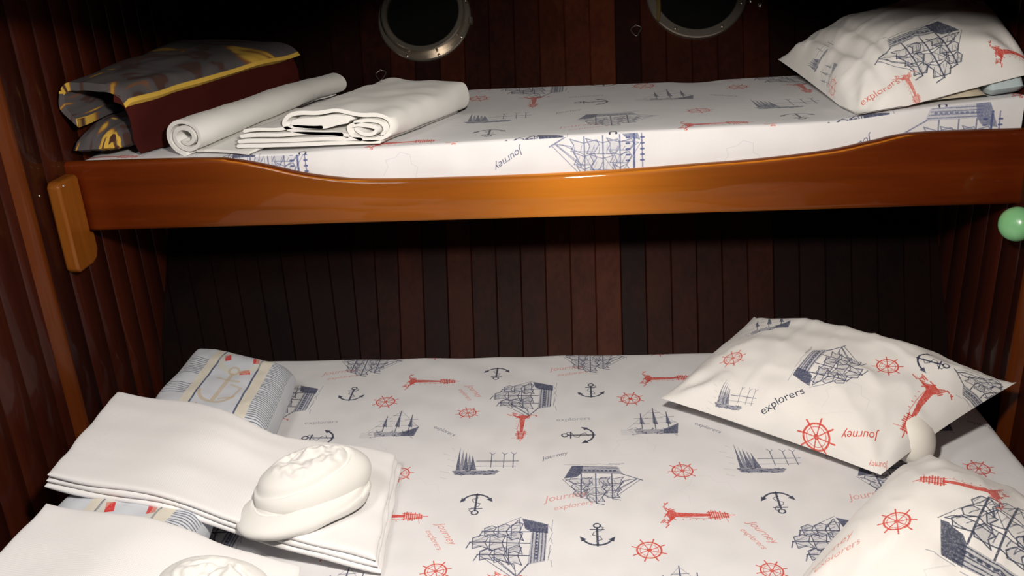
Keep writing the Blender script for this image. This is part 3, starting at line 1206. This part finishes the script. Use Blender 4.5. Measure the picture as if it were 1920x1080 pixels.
towel('folded_towel', [(.122, -.735, .108), (.745, -.845, .004), (.722, -.515, .004), (.108, -.420, .108)], .034, 3, 1.0,
      'big folded white waffle towel lying across the striped cushion, bundled cloth on it',
      hump=lambda U, V: .020*math.exp(-((U+.25)/.35)**2)+.016*smoothstep(-.3, .6, V)*math.exp(-((U-.02)/.24)**2),
      pull=lambda U, V: -.042*max(0, V)*math.exp(-((U-.12)/.36)**2), offs=[-.004, .002, .006])
towel('folded_towel', [(.160, -1.24, .112), (.66, -1.27, .020), (.625, -.880, .026), (.168, -.812, .106)], .030, 3, 5.0,
      'nearer folded white towel in the bottom corner, partly out of the picture',
      hump=lambda U, V: .024*math.exp(-((U+.1)/.45)**2), offs=[0, .005, .001])


# bundled cloths on the towels
def bundle(name, c, ax, rx, ry, h, seed, label):
    """gathered dome of cloth with wraps wound round its foot and a tail at one side"""
    m = MB()
    ca, sa = math.cos(ax), math.sin(ax)

    def tr(x, y, z):
        return (c[0]+x*ca-y*sa, c[1]+x*sa+y*ca, c[2]+z)

    def tier(ox, oy, kx, ky, z0, hh, grooves, crumple, spin):
        def f(u, v):
            th = u*2*math.pi
            if v < .12:                       # underside of the outer roll
                q = v/.12
                sr, zz = .90+.10*math.sin(q*math.pi/2), .32*(1-math.cos(q*math.pi/2))
            else:
                sr = 1-(v-.12)/.88
                zz = .32+.68*(1-sr**2.6)**.62
            ph = sr*grooves+u*spin
            d = abs(ph-round(ph))
            gd = math.exp(-(d/.075)**2)*smoothstep(.30, .5, sr)*(1-smoothstep(.93, 1.0, sr))
            R = 1+.05*math.sin(th*2+seed)+.03*math.sin(th*3+2*seed)
            x, y = rx*kx*R*sr*math.cos(th), ry*ky*R*sr*math.sin(th)
            g = crumple*smoothstep(.78, .45, sr) if sr < .78 else 0
            z = z0+hh*zz-.008*gd
            z += g*(.010*nz(x*42+seed, y*42, 2)+.008*nz(x*85, y*85+seed, 5)+.012*nz(x*18+seed, y*18, 7)) - crumple*.012*smoothstep(.3, .0, sr)
            z += .003*nz(x*20, y*20+seed, 3)
            return tr(x+ox+g*.005*nz(x*60, y*60, 8+seed), y+oy, z)
        m.grid(f, 96, 60, closed_u=True)
    tier(-.012, -.006, .98, .92, 0.0, h*.42, 2.2, 0, 1)
    tier(.014, .012, .86, .84, h*.14, h*.80, 1.6, .55, 1)
    o = m.build(name, M_WHITE, smooth=80)
    return tag(o, label, 'cloth', 'bundled white cloths on the towels')


bundle('bundled_cloth', (.598, -.722, .060), math.radians(33), .122, .088, .100, 1.0, 'gathered bundle of white cloth wound round on the big folded towel')
bundle('bundled_cloth', (.520, -1.035, .090), math.radians(-10), .115, .090, .07, 3.3, 'gathered white cloth on the nearer towel, cut by the bottom of the picture')

# ------------------------------------------------------------------ things on the left of the upper bunk
# thick blanket, folded over, patterned outside with a yellow border and a plain maroon inside
M_MAROON = cloth_mat('maroon_fleece', (.045, .0065, .005), weave=300, strength=.5, mottled=.2)
M_MAROON.node_tree.nodes['Principled BSDF'].inputs['Sheen Weight'].default_value = 0
M_MAROON.node_tree.nodes['Principled BSDF'].inputs['Specular IOR Level'].default_value = .1
mB, nt, bs = new_mat('patterned_fleece')
uvn = N(nt, 'ShaderNodeUVMap', uv_map='UVMap')
n1 = N(nt, 'ShaderNodeTexNoise', i_Scale=2.2, i_Detail=2.0, i_Distortion=1.6)
nt.links.new(uvn.outputs[0], n1.inputs['Vector'])
pat = ramp(nt, [(0, (.03, .010, .008)), (.40, (.05, .02, .014)), (.43, (.060, .052, .056)), (.54, (.078, .066, .066)), (.56, (.18, .06, .015)), (.60, (.5, .30, .04)), (.66, (.55, .34, .05)), (.68, (.06, .02, .012)), (1, (.04, .014, .012))], n1.outputs[0])
sx = N(nt, 'ShaderNodeSeparateXYZ')
nt.links.new(uvn.outputs[0], sx.inputs[0])
bd = ramp(nt, [(0, (1, 1, 1)), (.05, (1, 1, 1)), (.055, (0, 0, 0)), (1, (0, 0, 0))], sx.outputs[0])
nt.links.new(mixc(nt, pat, (.58, .36, .05), bd), bs.inputs['Base Color'])
bs.inputs['Roughness'].default_value = .95
M_PATTERN = mB


def blanket_frame(a, b, t):
    """a: 0 at the wall .. 1 at the right face, b: height over the mattress, t: 0 front .. 1 back"""
    y = -.165+.50*t
    wdt = .135+.43*(y+.15)
    return (.012+a*wdt + .01*nz(a*4, b*20, t*4), y-.03*(1-a)*(1-t)-.02*math.sin(math.pi*min(1, b*6))*(1-t), .592+b+.02*t*(1 if b > .05 else 0)+.006*nz(a*5, t*5, 3))


mb = MB()
ribbon(mb, [(1.0, .0), (1.02, .05), (1.0, .098), (.93, .118), (.80, .122)], .016, blanket_frame, nt=26)
o = mb.build('folded_blanket', M_MAROON, smooth=60)
tag(o, 'thick maroon blanket folded over, yellow edged pattern, in the left corner of the upper bunk', 'blanket')
blk = o


def sheetgrid(m, prof, frame, th, u0, u1, nt=26, mi=0):
    """curved cloth with an outer and an inner face; uv.x runs across the cloth from u0 to u1"""
    c = catmull([(x, z, 0) for x, z in prof], 8)
    n = len(c)-1
    nr = []
    for i in range(len(c)):
        t = c[min(i+1, n)]-c[max(i-1, 0)]
        # a is scaled by about 0.2 m
        d = Vector((t.x*.2, t.y, 0)).normalized()
        nr.append(Vector((-d.y/.2, d.x, 0)))
    for sgn in (1, -1):
        m.grid(lambda u, v: frame(*(lambda q: (q.x, q.y))(c[int(round(u*n))]+nr[int(round(u*n))]*th*.5*sgn*(1-.0*u)), v), n, nt,
               uvf=lambda u, v: (u0+(u1-u0)*u, v*1.3), mi=mi)
    # edges
    for i in (0, n):
        m.grid(lambda u, v: frame(*(lambda q: (q.x, q.y))(c[i]+nr[i]*th*(u-.5)), v), 1, nt, uvf=lambda u, v: (u0 if i == 0 else u1, v), mi=mi)
    for v0 in (0, 1):
        m.grid(lambda u, v: frame(*(lambda q: (q.x, q.y))(c[int(round(u*n))]+nr[int(round(u*n))]*th*(v-.5)), v0), n, 1, uvf=lambda u, v: (u0+(u1-u0)*u, v0), mi=mi)


mb = MB()
sheetgrid(mb, [(1.03, .104), (.95, .128), (.78, .138), (.55, .146), (.34, .150), (.15, .150), (.04, .140)], blanket_frame, .016, 0.0, .75)
oo = mb.build('patterned_top', M_PATTERN, blk, smooth=60, merge=.0004)
oo['label'] = 'grey and yellow patterned outer face with a yellow border'
mb = MB()
sheetgrid(mb, [(.04, .142), (.03, .120), (.08, .098), (.16, .082), (.24, .075)], blanket_frame, .018, .0, .7)
oo = mb.build('turned_edge', M_PATTERN, blk, smooth=60, merge=.0004)
mb = MB()
fb = patch([(.020, -.215, .610), (.118, -.195, .610), (.20, .20, .615), (.02, .20, .615)], .055, p=5, q=.5, up_share=.8, pinch=0, wrinkle=.008, seed=5.5, floor=.585)
add_patch(mb, fb, 24, 30, lambda u, v: (.2+u*.8, v*1.5))
oo = mb.build('lower_fold', M_PATTERN, blk, smooth=60)

# rolled towel
mb = MB()
sp = []
for k in range(0, 30):
    a = -math.radians(100)-k*math.radians(26)
    r = .0445-.00108*k
    sp.append((r*math.cos(a)*1.06, r*math.sin(a)*.88))
R0, R1 = Vector((.254, -.176, .6225)), Vector((.475, .345, .640))


def roll_frame(a, b, t):
    c = R0.lerp(R1, t)
    k = 1-.28*t+.02*math.sin(t*14)
    c = c+Vector((.012*math.sin(t*math.pi*1.5), 0, .010*math.sin(math.pi*t)))
    return (c.x+a*k*1.02, c.y-a*k*.35, c.z+b*k)


ribbon(mb, sp, .0082, roll_frame, nt=30, per=3, jitter=.0018)
ribbon(mb, [(.0, -.0385), (.05, -.036), (.10, -.0365), (.13, -.038)], .006, lambda a, b, t: roll_frame(a, b+.001, .04+t*.6), nt=10)
o = mb.build('rolled_towel', M_WHITE, smooth=70)
tag(o, 'rolled up white towel beside the maroon blanket, its coiled end to the front', 'towel')

# folded sheet with a thick rolled end
mb = MB()


def fold_frame(a, b, t):
    y = -.188+.30*t
    return (a+.13*t+.004*nz(a*12, b*30, t*3), y, .5965+b*(1-.12*t)+.018*t*smoothstep(.01, .06, b)+.007*nz(a*16, t*7, 7)*smoothstep(.0, .05, b))


ribbon(mb, [(.372, .005), (.46, .004), (.58, .004), (.68, .004)], .008, fold_frame, nt=14, jitter=.001)
ribbon(mb, [(.376, .015), (.46, .014), (.55, .014), (.64, .010)], .008, fold_frame, nt=14, jitter=.001)
ribbon(mb, [(.382, .026), (.46, .027), (.53, .027), (.60, .020)], .008, fold_frame, nt=14, jitter=.001)
ribbon(mb, [(.390, .036), (.44, .039), (.50, .042), (.56, .040)], .007, fold_frame, nt=14, jitter=.001)
ribbon(mb, [(.500, .049), (.54, .050), (.58, .049), (.615, .050)], .026, fold_frame, nt=14, jitter=.0015, taper=lambda t: .55+.45*math.sin(math.pi*t))
# the roll: in along the bottom, round the right end, back over the top to the puffed left lobe
ribbon(mb, [(.632, .034), (.645, .024), (.668, .023), (.676, .033), (.662, .041), (.636, .044), (.618, .036), (.622, .020), (.645, .011),
            (.675, .010), (.699, .017), (.709, .034), (.700, .053), (.672, .063), (.630, .066), (.575, .070), (.525, .072), (.492, .066), (.481, .050), (.492, .036), (.525, .029), (.58, .024), (.612, .018)],
       .0085, fold_frame, nt=16, per=5, jitter=.0016, seed=2)
ribbon(mb, [(.630, .047), (.655, .053), (.684, .045), (.694, .030), (.686, .018)], .007, fold_frame, nt=14, jitter=.001, seed=4)
o = mb.build('folded_sheet', M_WHITE, smooth=70)
tag(o, 'folded white sheet with a thick curled end near the rail of the upper bunk', 'sheet')


# ------------------------------------------------------------------ portholes
def porthole(name, cx, cz, proud, label):
    """round window on the leaning hull wall"""
    e = empty(name, (cx, HS*cz, cz))
    struct(e, label)
    nv = Vector((0, -.844, .536))       # out of the wall, into the cabin
    ux, uz = Vector((1, 0, 0)), Vector((0, .536, .844))

    def ring(r0, r1, d0, d1, nm, mat, rr=.003, nseg=72):
        m = MB()
        pr = [(r0, d0), (r0, d1-rr), (r0+rr, d1), (r1-rr, d1), (r1, d1-rr), (r1, d0)]
        m.grid(lambda u, v: ux*math.cos(u*2*math.pi)*pr[int(round(v*5))][0]+uz*math.sin(u*2*math.pi)*pr[int(round(v*5))][0]+nv*pr[int(round(v*5))][1], nseg, 5, closed_u=True)
        return m.build(nm, mat, e, smooth=35)

    def disc(r, d, nm, mat, off=(0, 0), nseg=48):
        m = MB()
        m.grid(lambda u, v: ux*(off[0]+math.cos(u*2*math.pi)*r*v)+uz*(off[1]+math.sin(u*2*math.pi)*r*v)+nv*(d+.001*(1-v)), nseg, 2, closed_u=True)
        return m.build(nm, mat, e)
    return e, ring, disc, nv, ux, uz


mg, ntg, bsg = new_mat('night_glass')
bsg.inputs['Base Color'].default_value = (.004, .004, .004, 1)
bsg.inputs['Roughness'].default_value = .08
M_GLASS = mg
e, ring, disc, nv, ux, uz = porthole('window_1', .690, .783, .03, 'closed round porthole on the left of the plank wall')
ring(.098, .128, .0, .010, 'flange', M_BRASS)
ring(.098, .114, .010, .040, 'glass_frame', M_BRASS)
disc(.099, .024, 'pane', M_GLASS)
for a in (-70, -32, 20, -112):
    m = MB()
    m.grid(lambda u, v: ux*(math.cos(math.radians(a))*.121+.004*v*math.cos(u*6.2832))+uz*(math.sin(math.radians(a))*.121+.004*v*math.sin(u*6.2832))+nv*(.0112+.0012*(1-v*v)), 10, 3, closed_u=True)
    m.build('screw', M_WIRE, e)
m = MB()
m.tube([ux*.128+uz*(-.03)+nv*.012, ux*.128+uz*(-.012)+nv*.012], .007, 10)
m.build('latch', M_BRASS, e)
e, ring, disc, nv, ux, uz = porthole('window_2', 1.427, .815, .03, 'round porthole nearer the upper pillow with a brass strip on its side')
ring(.110, .135, .0, .014, 'flange', M_BRASS)
disc(.111, .004, 'pane', M_GLASS)
m = MB()
m.tube([ux*(-.100)+uz*(.10)+nv*.018, ux*(-.103)+uz*(.0)+nv*.018, ux*(-.103)+uz*(-.05)+nv*.018, ux*(-.106)+uz*(-.085)+nv*.016], [.004, .006, .006, .004], 8)
m.build('brass_strip', M_GOLD, e)
for a in (-60, -120, -20):
    m = MB()
    m.grid(lambda u, v: ux*(math.cos(math.radians(a))*.123+.004*v*math.cos(u*6.2832))+uz*(math.sin(math.radians(a))*.123+.004*v*math.sin(u*6.2832))+nv*(.0152+.0012*(1-v*v)), 10, 3, closed_u=True)
    m.build('screw', M_WIRE, e)
for dx, dz, r in ((.142, -.032, .0045), (.166, -.045, .006)):
    m = MB()
    m.grid(lambda u, v: ux*(dx+r*math.sin(v*math.pi/2)*math.cos(u*6.2832))+uz*(dz+r*1.3*math.sin(v*math.pi/2)*math.sin(u*6.2832))+nv*(.001+r*math.cos(v*math.pi/2)), 12, 5, closed_u=True)
    m.build('latch_stud', M_STEEL, e)


def wire_loop(x, z, s, label):
    o = empty('wire_hook', (x, HS*z, z))
    tag(o, label, 'hook', 'wire hooks under the portholes')
    ux, uz, nv = Vector((1, 0, 0)), Vector((0, .536, .844)), Vector((0, -.844, .536))
    pts = catmull([ux*a*s+uz*b*s+nv*(.004+.006*(.02-b)/.04) for a, b in ((-.013, .004), (.0, .014), (.014, .008), (.008, -.008), (.001, -.017), (-.008, -.009))], 6, closed=True)
    m = MB()
    m.tube(pts, .0016, 8, closed=True)
    m.build('loop', M_WIRE, o)
    m = MB()
    m.tube([ux*.0+uz*.014*s-nv*.002, ux*.0+uz*.014*s+nv*.010], .0022, 8)
    m.build('eye', M_WIRE, o)


wire_loop(.572, .645, 1.0, 'small triangular wire hook below the left porthole')
wire_loop(1.262, .727, 1.0, 'small triangular wire hook beside the right porthole')

# ------------------------------------------------------------------ green knob on the right wall
k = empty('wall_knob', (1.982, -.300, .414))
tag(k, 'green round knob with a pale base under the right end of the rail', 'knob')
M_GREEN = plain_mat('green_plastic', (.20, .48, .22), .25)
M_PALE = plain_mat('cream_plastic', (.62, .58, .45), .35)
d = Vector((-.80, -.55, .22)).normalized()
a = d.cross(Vector((0, 0, 1))).normalized()
b = a.cross(d)


def lathe(prof, nm, mat):
    m = MB()
    n = len(prof)-1
    m.grid(lambda u, v: a*math.cos(u*6.2832)*prof[int(round(v*n))][0]+b*math.sin(u*6.2832)*prof[int(round(v*n))][0]+d*prof[int(round(v*n))][1], 32, n, closed_u=True)
    return m.build(nm, mat, k, smooth=50)


K = 1.3
lathe([(r*K, h*K) for r, h in [(.0, -.004), (.020, -.004), (.022, .0), (.022, .008), (.017, .013)]], 'base', M_PALE)
lathe([(r*K, h*K) for r, h in [(.016, .010), (.022, .013), (.0255, .020), (.0265, .028), (.0245, .036), (.019, .0425), (.010, .046), (.0, .047)]], 'cap', M_GREEN)
